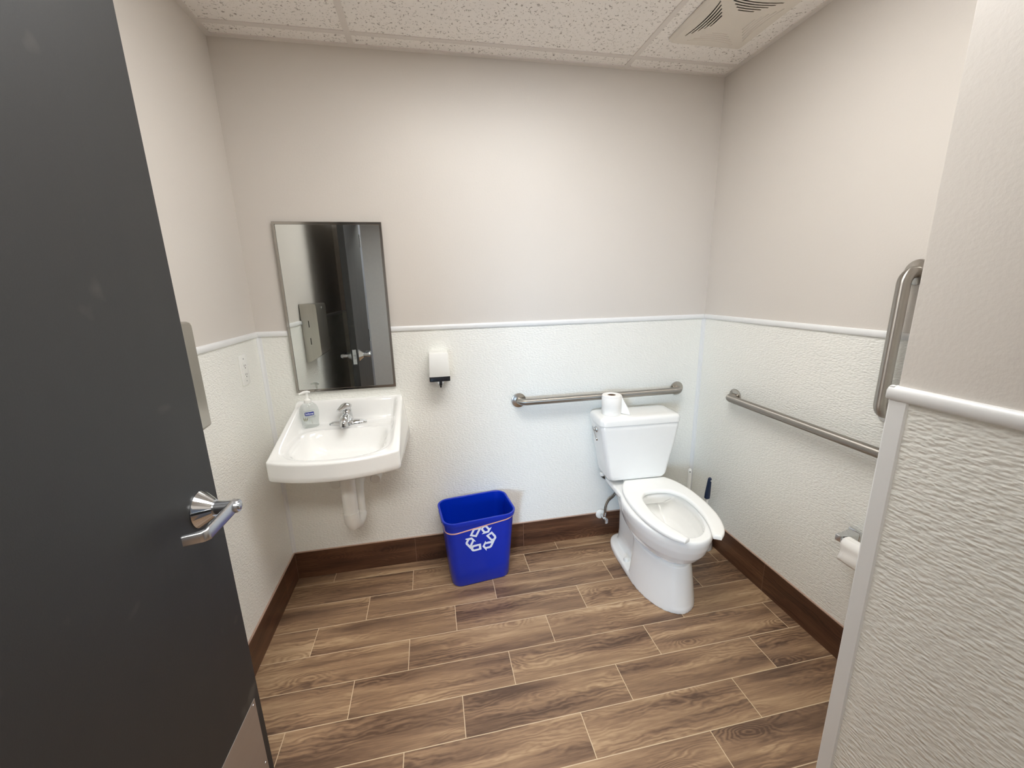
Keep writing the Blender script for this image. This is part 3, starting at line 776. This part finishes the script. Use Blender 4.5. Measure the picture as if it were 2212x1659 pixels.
# ------------------------------------------------------------------ toilet
def egg(hw, f, b, dm, z, n=64, nb=2.4, nf=2.0):
    out = []
    for k in range(n):
        a = 2*PI*k/n; c, s = math.cos(a), math.sin(a); e = 2/nf if c > 0 else 2/nb
        x = hw*math.copysign(abs(s)**e, s); d = dm+(f-dm)*abs(c)**e if c > 0 else dm-(dm-b)*abs(c)**e
        out.append(Vector((x, -d, z)))
    return out
TX, TR = 1.912, R(-2.5)
toilet = thing('toilet', 'white two-piece toilet with open-front seat by the corner', 'toilet', (TX, 0.0, 0.0), TR)
def build_toilet():
    bm = new()
    # foot slab
    add_loft(bm, [egg(.150, .690, .052, .37, 0.0, nb=4), egg(.150, .690, .052, .37, .022, nb=4), egg(.146, .686, .058, .37, .031, nb=4), egg(.136, .676, .07, .37, .034, nb=4)])
    # front column
    add_loft(bm, [egg(.149, .689, .36, .42, 0.0), egg(.145, .684, .36, .42, .04), egg(.135, .672, .35, .42, .12), egg(.125, .660, .33, .42, .19), egg(.118, .652, .30, .42, .228)])
    # trapway body towards the wall
    add_loft(bm, [egg(.098, .50, .085, .30, .02, nb=5), egg(.090, .50, .085, .30, .10, nb=5), egg(.088, .50, .08, .30, .22, nb=5), egg(.098, .33, .065, .22, .30, nb=5), egg(.120, .25, .05, .16, .36, nb=5), egg(.135, .235, .05, .15, .40, nb=5)])
    # bowl shell, outside up and over the rim and down inside
    add_loft(bm, [egg(.085, .600, .30, .42, .225), egg(.118, .655, .26, .43, .245), egg(.150, .697, .23, .44, .280), egg(.170, .727, .205, .45, .320), egg(.181, .746, .19, .45, .365), egg(.185, .754, .18, .45, .400), egg(.1845, .7535, .18, .45, .417), egg(.181, .750, .184, .45, .4245), egg(.176, .745, .19, .45, .427),
                  egg(.150, .716, .232, .45, .427), egg(.145, .711, .238, .45, .4235), egg(.144, .709, .24, .45, .40), egg(.150, .712, .236, .45, .375), egg(.140, .690, .25, .445, .33), egg(.118, .64, .28, .43, .285), egg(.080, .555, .30, .42, .250), egg(.045, .48, .33, .40, .238)])
    # rear deck that carries the tank
    add_loft(bm, [[Vector((x, y, z)) for x, y in rrect(hx, (d1-d0)/2, r, 6, 0, -(d0+d1)/2)] for z, hx, d0, d1, r in ((.355, .12, .07, .30, .05), (.385, .150, .05, .32, .05), (.405, .160, .045, .33, .04), (.421, .161, .045, .33, .035), (.427, .157, .049, .32, .03))])
    o = obj('bowl', bm, 'ceramic', toilet, local=True, angle=180)
    rm = o.modifiers.new('fuse', 'REMESH'); rm.mode = 'VOXEL'; rm.voxel_size = 0.0042; rm.use_smooth_shade = True
    sm = o.modifiers.new('soften', 'SMOOTH'); sm.factor = 0.5; sm.iterations = 7
    for s in (-1, 1):
        obj('bolt_cap', lathe([(.0165, .030), (.0165, .040), (.013, .049), (.006, .0525), (0, .053)], 24, Matrix.Translation((s*.119, -.315, 0))), 'wplast', toilet, local=True)
    # tank
    TXO = -.022
    rings = []
    for z, hx, d0, d1, r in ((.452, .135, .055, .175, .03), (.454, .150, .045, .190, .03), (.464, .166, .032, .203, .028), (.484, .173, .028, .209, .024), (.565, .186, .025, .214, .022), (.67, .206, .022, .219, .022), (.757, .2195, .021, .222, .022), (.780, .2215, .021, .223, .022), (.784, .2195, .023, .221, .020)):
        rings.append([Vector((x, y, z)) for x, y in rrect(hx, (d1-d0)/2, r, 8, TXO, -(d0+d1)/2)])
    obj('tank', loft(rings), 'ceramic', toilet, local=True, angle=40)
    rings = []
    for z, i in ((.7855, .004), (.7875, .0), (.810, .0), (.819, .003), (.825, .009), (.8285, .02), (.830, .05)):
        rings.append([Vector((x, y, z)) for x, y in rrect(.2285-i, .1055-i, max(.008, .032-i*.4), 8, TXO, -.1225)])
    obj('tank_lid', loft(rings), 'ceramic', toilet, local=True, angle=45)
    # flush lever on the left side
    m = axis_m((-.2385, -.120, .740), (-1, 0, 0))
    bm = new(); add_lathe(bm, [(.017, -.004), (.0175, .003), (.0155, .007), (.010, .010), (.009, .017), (0, .018)], 24, m)
    fl = obj('flush_lever', bm, 'chrome', toilet, local=True)
    bm = new(); rings = []
    pts = [Vector((-.2565, -.104, .748)), Vector((-.259, -.120, .742)), Vector((-.2605, -.148, .727)), Vector((-.2605, -.178, .711)), Vector((-.2595, -.188, .706))]
    for i, q in enumerate(pts):
        h = (.008, .0105, .0095, .0105, .006)[i]
        rings.append([q+Vector((a, 0, b)) for a, b in rrect(.0042, h, .0035, 3)])
    add_loft(bm, rings); obj('lever_paddle', bm, 'chrome', fl, local=True)
    # seat: open-front ring swept with a rounded section
    def outer(s):   # s in 0..1 from left tip round the back to right tip -> (x, d)
        P = [(-.085, .762), (-.125, .722), (-.158, .655), (-.179, .575), (-.188, .48), (-.187, .40), (-.178, .32), (-.155, .245), (-.125, .195), (-.108, .181), (-.05, .178)]
        Q = P + [(0, .177)] + [(-x, d) for x, d in P[::-1]]; return Q
    def inner():
        P = [(-.054, .745), (-.066, .715), (-.090, .655), (-.108, .585), (-.116, .51), (-.113, .44), (-.100, .385), (-.072, .348), (-.055, .339), (-.036, .334), (-.018, .332)]
        return P + [(0, .3315)] + [(-x, d) for x, d in P[::-1]]
    O, I = outer(0), inner()
    def cr(P, m=6):  # Catmull-Rom
        out = []
        for i in range(len(P)-1):
            p0, p1, p2, p3 = (Vector(P[max(0, min(len(P)-1, i+k))]) for k in (-1, 0, 1, 2))
            for k in range(m):
                t = k/m; out.append(0.5*((2*p1)+(p2-p0)*t+(2*p0-5*p1+4*p2-p3)*t*t+(3*p1-p0-3*p2+p3)*t**3))
        return out+[Vector(P[-1])]
    O, I = cr(O), cr(I); rings = []
    zt, zb = .4525, .4325; n = len(O)
    for k, (o2, i2) in enumerate(zip(O, I)):
        w = (i2-o2); L = w.length; e = w.normalized()
        endf = min(k, n-1-k)
        sh = 0.006 if endf == 0 else 0.0
        sec = []
        for u, z in ((.002, zb), (0, zb+.003), (0, zt-.009), (.0025, zt-.004), (.008, zt-.0008), (.018, zt), (L-.016, zt), (L-.007, zt-.0012), (L-.002, zt-.0045), (L, zt-.010), (L, zb+.003), (L-.002, zb)):
            q = o2+e*max(0.0005, min(L-0.0005, u)); zz = z if endf else min(z, zt-.006)
            sec.append(Vector((q.x, -q.y, zz)))
        rings.append(sec)
    bm = loft(rings); bm.transform(Matrix.Translation((.028, -.18, 0)) @ Matrix.Rotation(R(-1.3), 4, 'Z') @ Matrix.Translation((0, .18, 0)))
    obj('seat', bm, 'seat', toilet, local=True, angle=60)
    for s in (-1, 1):
        obj('seat_hinge', box(s*.075-.016, s*.075+.016, -.205, -.165, .4265, .449, bev=.006, seg=3), 'seat', toilet, local=True)
    for s, d in ((-1, .62), (1, .62), (-1, .30), (1, .30)):
        obj('seat_bumper', box(s*.128+.012, s*.128+.028, -d-.016, -d+.016, .4255, .434, bev=.002), 'wplast', toilet, local=True)
build_toilet()

# water shut-off valve with hose
def valve():
    vx, vz = 1.751, 0.150
    t = thing('shutoff_valve', 'chrome water shut-off valve with white wall ring and hose left of toilet', 'valve', (vx, -TB, vz))
    obj('wall_ring', lathe([(.030, .0), (.030, .003), (.026, .008), (.016, .011), (.010, .012)], 32, axis_m((vx, -TB-.0008, vz), (0, -1, 0))), 'wplast', t)
    bm = new(); add_tube(bm, [(vx, -.02, vz), (vx+.001, -.055, vz)], .0075, 16); add_tube(bm, [(vx+.001, -.053, vz), (vx+.0015, -.082, vz)], .0125, 18)
    add_tube(bm, [(vx+.002, -.066, vz), (vx+.006, -.066, vz+.040)], .0085, 14)
    obj('valve_body', bm, 'chrome', t)
    bm = new(); m = axis_m((vx+.0015, -.083, vz), (0, -1, 0))
    rings = [[m @ Vector((x, y, h)) for x, y in rrect(.0105*s, .0165*s, .008*s, 5)] for s, h in ((.6, 0), (.95, .003), (1, .010), (.9, .016), (.4, .018))]
    obj('valve_handle', loft(rings), 'satin', t)
    pts = [(vx+.006, -.066, vz+.038), (vx+.008, -.062, vz+.072), (vx+.034, -.045, vz+.102), (vx+.075, -.032, vz+.125), (vx+.092, -.030, vz+.17), (vx+.060, -.030, vz+.215), (vx+.008, -.036, vz+.250), (vx-.020, -.055, vz+.280), (vx-.022, -.070, vz+.302)]
    P = [Vector(p) for p in pts]; C = []
    for i in range(len(P)-1):
        p0, p1, p2, p3 = (P[max(0, min(len(P)-1, i+k))] for k in (-1, 0, 1, 2))
        for k in range(6):
            s = k/6; C.append(0.5*((2*p1)+(p2-p0)*s+(2*p0-5*p1+4*p2-p3)*s*s+(3*p1-p0-3*p2+p3)*s**3))
    C.append(P[-1])
    obj('supply_hose', tube(C, .0066, 14), 'hose', t)
    obj('hose_nut', lathe([(.0125, -.016), (.0135, -.012), (.0135, .0), (.011, .002)], 16, Matrix.Translation(P[-1])), 'wplast', t)
valve()

# toilet paper roll on the tank lid
def roll_on_tank():
    cx, cy, z0 = 1.7435, -0.1290, 0.8305
    t = thing('toilet_paper_roll', 'white toilet paper roll standing on the toilet tank lid', 'toilet paper', (cx, cy, z0), group='toilet paper rolls')
    r, h = 0.0520, 0.108
    prof = [(.0215, .004), (.0215, .001), (r-.003, .0), (r-.0005, .002), (r, .006), (r, h*.40), (r+.0004, h*.41), (r+.0004, h*.83), (r-.0003, h*.84), (r-.0006, h-.003), (r-.004, h), (.0225, h-.0005), (.0215, h-.003)]
    M4 = Matrix.Translation((cx, cy, z0))
    bm = new(); add_lathe(bm, prof+[prof[0]], 56, M4, cap=False); bmesh.ops.remove_doubles(bm, verts=bm.verts[:], dist=1e-6)
    obj('paper', bm, 'paper', t)
    obj('cardboard_core', lathe([(.0213, .002), (.0213, h-.003), (.0198, h-.003), (.0198, .002), (.0213, .002)], 40, M4, cap=False), 'card', t)
    # loose end sweeping off the right side
    bm = new(); rows = []
    NA, NB = 16, 10
    for i in range(NA+1):
        a = i/NA
        ang = R(lerp(40, -18, min(1, a*1.6)))
        row = []
        for j in range(NB+1):
            b = j/NB; z = z0+0.002+(h-.006)*b
            if a < .62: p = Vector((cx+(r+.0012)*math.cos(ang), cy+(r+.0012)*math.sin(ang), 0))
            else:
                k = (a-.62)/.38; s = Vector((cx+(r+.0012)*math.cos(R(-18)), cy+(r+.0012)*math.sin(R(-18)), 0))
                reach = .040*(1-b)**1.1+.004; p = s+Vector((.75*reach*k+.004*math.sin(5*b)*k, -.95*reach*k, 0))
            row.append(bm.verts.new((p.x, p.y, z-.0005*a)))
        rows.append(row)
    for A, B in zip(rows, rows[1:]):
        for j in range(NB): bm.faces.new((A[j], A[j+1], B[j+1], B[j]))
    o = obj('loose_sheet', bm, 'paper', t, angle=80)
    so = o.modifiers.new('thickness', 'SOLIDIFY'); so.thickness = 0.0006
roll_on_tank()

# toilet paper holder on the right wall with its roll
def holder():
    yc, zc = -1.012, 0.560; ar = W_ROOM-0.086
    t = thing('toilet_paper_holder', 'chrome toilet paper holder on the right wall beside the near wall corner', 'toilet paper holder', (W_ROOM-T, -1.07, zc))
    def post(y, nm):
        bm = box(W_ROOM-0.016, W_ROOM-T, y-.024, y+.024, zc-.024, zc+.024, bev=.004)
        pl = obj('mounting_plate', bm, 'chrome', t)
        bm = new(); rings = []
        for x, hy, hz, dz in ((W_ROOM-.012, .021, .020, 0), (W_ROOM-.04, .016, .0165, .0), (ar+.014, .0125, .0135, 0), (ar, .0125, .0135, 0), (ar-.003, .010, .011, 0)):
            rings.append([Vector((x, y+a, zc+dz+b)) for a, b in rrect(hy, hz, .003, 3)])
        add_loft(bm, rings); obj('arm', bm, 'chrome', t)
    post(yc, 'far'); post(yc-.165, 'near')
    obj('roller', tube([(ar+.012, yc-.010, zc-.002), (ar+.012, yc-.155, zc-.002)], .0075, 16), 'wplast', t)
    ry0, ry1 = yc-.022, yc-.140; r = .0270; zr = zc-.008; xr = ar+.012
    q = thing('toilet_paper_roll', 'nearly used up toilet paper roll hanging in the chrome holder on the right wall', 'toilet paper', (xr, (ry0+ry1)/2, zr), group='toilet paper rolls')
    m = axis_m((xr, ry0, zr), (0, -1, 0)); L = ry0-ry1
    bm = new(); pr = [(.0200, .0), (r-.002, .0), (r, .002), (r, L-.002), (r-.002, L), (.0200, L), (.0200, 0)]
    add_lathe(bm, pr, 40, m, cap=False); bmesh.ops.remove_doubles(bm, verts=bm.verts[:], dist=1e-6)
    obj('paper', bm, 'paper', q)
    obj('cardboard_core', lathe([(.0198, .001), (.0198, L-.001), (.0185, L-.001), (.0185, .001), (.0198, .001)], 32, m, cap=False), 'card', q)
    bm = new(); rows = []
    for i in range(15):
        a = i/14; row = []
        for j in range(11):
            b = j/10; y = lerp(ry0-.001, ry1+.001, b)+.004*math.sin(7*a+2*b)*a
            if a < .4: ang = R(lerp(110, 180, a/.4)); x, z = xr+(r+.001)*math.cos(ang), zr+(r+.001)*math.sin(ang)
            else: k = (a-.4)/.6; x, z = xr-r-.001+.004*math.sin(6*k+3*b)*k, zr-(.062+.006*math.sin(3*b))*k
            row.append(bm.verts.new((x, y, z)))
        rows.append(row)
    for A, B in zip(rows, rows[1:]):
        for j in range(10): bm.faces.new((A[j], A[j+1], B[j+1], B[j]))
    o = obj('loose_sheet', bm, 'paper', q, angle=80)
    so = o.modifiers.new('thickness', 'SOLIDIFY'); so.thickness = 0.0006
holder()

# cleaning tools behind the toilet
def tools():
    bx, by = 2.295, -0.252
    t = thing('toilet_brush', 'toilet brush with a navy blue handle by the right wall behind the toilet', 'toilet brush', (bx, by, 0))
    obj('brush_caddy', lathe([(.050, .0), (.052, .004), (.046, .06), (.044, .14), (.041, .142), (.040, .12), (.040, .012), (0, .012)], 36, Matrix.Translation((bx, by, 0))), 'wplast', t)
    obj('bristles', lathe([(.010, .02), (.033, .03), (.036, .06), (.033, .09), (.010, .10)], 28, Matrix.Translation((bx, by, 0))), 'wplast', t)
    obj('shaft', tube([(bx, by, .09), (bx-.002, by, .318)], [.010, .0085], 16), 'wplast', t)
    bm = new(); rings = []
    for z, hx, hy, dx in ((.312, .009, .009, -.002), (.316, .0145, .012, -.002), (.34, .0145, .012, -.001), (.39, .0115, .0105, .002), (.425, .0095, .0095, .0045), (.436, .0085, .009, .0055), (.441, .004, .005, .006)):
        rings.append([Vector((bx+dx+a, by+b, z)) for a, b in rrect(hx, hy, min(hx, hy)*.8, 5)])
    add_loft(bm, rings); hd = obj('handle', bm, 'navy', t)
    obj('hang_hole', lathe([(.0042, -.0102), (.0042, .0102)], 16, axis_m((bx+.004, by, .424), (0.35, -1, 0.1))), 'wplast', hd)
    px, py = 2.290, -0.085
    t = thing('plunger', 'toilet plunger with a white pole handle in the corner behind the toilet', 'plunger', (px, py, 0))
    obj('rubber_cup', lathe([(.062, .0), (.064, .004), (.060, .03), (.045, .055), (.022, .068), (.013, .085), (0, .086)], 36, Matrix.Translation((px, py, 0))), 'black', t)
    obj('pole_handle', tube([(px, py, .08), (px, py, .405), (px, py, .415), (px, py, .4205)], [.0115, .0115, .0095, .004], 20), 'wplast', t)
    obj('hang_hole', lathe([(.0032, -.0122), (.0032, .0122)], 14, axis_m((px, py, .402), (-.55, -1, 0.25))), 'dark', t)
tools()

# ------------------------------------------------------------------ recycling bin
BIN = dict(c=(0.977, -0.162), rz=R(6.5))
def bin_():
    t = thing('recycling_bin', 'blue plastic recycling bin with white arrows symbol against the back wall', 'recycling bin', (*BIN['c'], 0), BIN['rz'])
    Ht = 0.392
    def half(z): s = z/Ht; return lerp(.1545, .1835, s), lerp(.1000, .1285, s), lerp(.050, .056, s)
    def sec(z, off=0.0):
        hx, hy, r = half(z); return [Vector((x, y, z)) for x, y in rrect(hx+off, hy+off, max(.006, r+off), 10)]
    rings = []
    hx, hy, r = half(0)
    rings.append([Vector((x, y, 0.0)) for x, y in rrect(hx-.008, hy-.008, r-.008, 10)])
    rings.append([Vector((x, y, 0.002)) for x, y in rrect(hx-.003, hy-.003, r-.003, 10)])
    rings += [sec(.008), sec(.1), sec(.2), sec(.3), sec(.370), sec(Ht-.004)]
    rings += [sec(Ht-.004, -.0025), sec(.3, -.0025), sec(.1, -.0025), sec(.006, -.004)]
    body = obj('bin_body', loft(rings), 'blue', t, local=True, angle=40)
    rr = [sec(Ht-.022, .0005), sec(Ht-.022, .0065), sec(Ht-.006, .0085), sec(Ht-.001, .0075), sec(Ht, .005), sec(Ht, .000), sec(Ht-.001, -.002), sec(Ht-.004, -.0026)]
    obj('bin_rim', loft(rr, cap0=False, cap1=False), 'blue', t, local=True, angle=50)
    for s in (-1, 1):
        hx, hy, r = half(Ht-.03); obj('rim_handle', box(s*(hx+.004)-.006, s*(hx+.004)+.006, -.055, .055, Ht-.030, Ht-.012, bev=.003), 'blue', t, local=True)
    # symbol printed on the front panel, (x, z) on the panel
    SYM = [([(0.0021, 0.346), (-0.0282, 0.2892), (-0.0629, 0.3041), (-0.0469, 0.3381), (-0.041, 0.3446)], [(-0.0166, 0.3337), (-0.0336, 0.3025), (-0.049, 0.3097), (-0.0368, 0.3324)]),
           ([(-0.0046, 0.3296), (0.0014, 0.3402), (0.0085, 0.3458), (0.0167, 0.3466), (0.0282, 0.3433), (0.0402, 0.3266), (0.052, 0.3313), (0.0362, 0.3021), (-0.0007, 0.3), (0.0082, 0.3073)], [(0.0064, 0.3304), (0.0118, 0.3371), (0.0194, 0.3377), (0.0324, 0.3197), (0.0288, 0.3126), (0.0171, 0.3133)]),
           ([(0.0522, 0.3051), (0.0731, 0.2752), (0.0759, 0.2622), (0.0692, 0.2502), (0.0584, 0.248), (0.0477, 0.2486), (0.0212, 0.2855)], [(0.0502, 0.2901), (0.0641, 0.2685), (0.061, 0.2597), (0.0514, 0.2593), (0.0359, 0.2827)]),
           ([(0.068, 0.2484), (0.0507, 0.2121), (0.0422, 0.2066), (0.0225, 0.2067), (0.0229, 0.1935), (0.0011, 0.2251), (0.0176, 0.2559), (0.0204, 0.247)], [(0.0492, 0.2345), (0.0406, 0.2187), (0.0192, 0.2172), (0.0129, 0.2263), (0.0178, 0.236)]),
           ([(-0.0067, 0.2455), (-0.004, 0.2093), (-0.0393, 0.2065), (-0.0497, 0.2085), (-0.0576, 0.2173), (-0.0596, 0.2287), (-0.0546, 0.2397), (-0.0486, 0.245)], [(-0.0175, 0.2352), (-0.0167, 0.2186), (-0.0413, 0.2176), (-0.047, 0.2228), (-0.0474, 0.2297), (-0.042, 0.2332)]),
           ([(-0.0512, 0.2933), (-0.0318, 0.2645), (-0.0422, 0.2677), (-0.0614, 0.2251), (-0.085, 0.26), (-0.0852, 0.2688), (-0.0767, 0.2841), (-0.0862, 0.2884), (-0.0838, 0.2925)], [(-0.0556, 0.2817), (-0.0506, 0.2744), (-0.0641, 0.2481), (-0.0745, 0.2642), (-0.0659, 0.2808)])]
    bm = new()
    def on(x, z, o): return Vector((x, -half(z)[1]-o, z))
    for loops in SYM:
        L = [[Vector((x, z, 0)) for x, z in l] for l in loops]; fl = [q for l in L for q in l]
        vs = [bm.verts.new(on(q.x, q.y, .0008)) for q in fl]
        for tri in tessellate_polygon(L): bm.faces.new([vs[i] for i in tri])
        k = 0
        for l in L:
            n = len(l); lo = vs[k:k+n]; k += n; bk = [bm.verts.new(on(v.co.x, v.co.z, -.0002)) for v in lo]
            for i in range(n): bm.faces.new((lo[i], lo[(i+1) % n], bk[(i+1) % n], bk[i]))
    obj('recycling_symbol', bm, 'print', body, local=True)
    # stretched rubber band around the bin, a thing of its own
    b = thing('rubber_band', 'thin tan rubber band stretched at a slant around the blue bin', 'rubber band', (*BIN['c'], .34), BIN['rz'])
    rings = []
    base = rrect(1, 1, .3, 10)
    for k in range(44):
        hx, hy, r = half(.345); x, y = rrect(hx, hy, r, 10)[k]
        z = .3435+.020*(x/hx)-.004*math.cos(PI*x/hx)*(1 if y < 0 else -1)
        hx, hy, r = half(z); x, y = rrect(hx+.0006, hy+.0006, r, 10)[k]
        nrm = Vector((x, y*1.6, 0)).normalized()
        rings.append([Vector((x, y, z-.340))+nrm*a+Vector((0, 0, c)) for a, c in ((-.0002, -.0032), (.0012, -.0028), (.0016, 0), (.0012, .0028), (-.0002, .0032))])
    rings.append(rings[0]); bm = new(); add_loft(bm, rings, False, False); bmesh.ops.remove_doubles(bm, verts=bm.verts[:], dist=1e-6)
    obj('band', bm, 'rubber', b, local=True)
bin_()
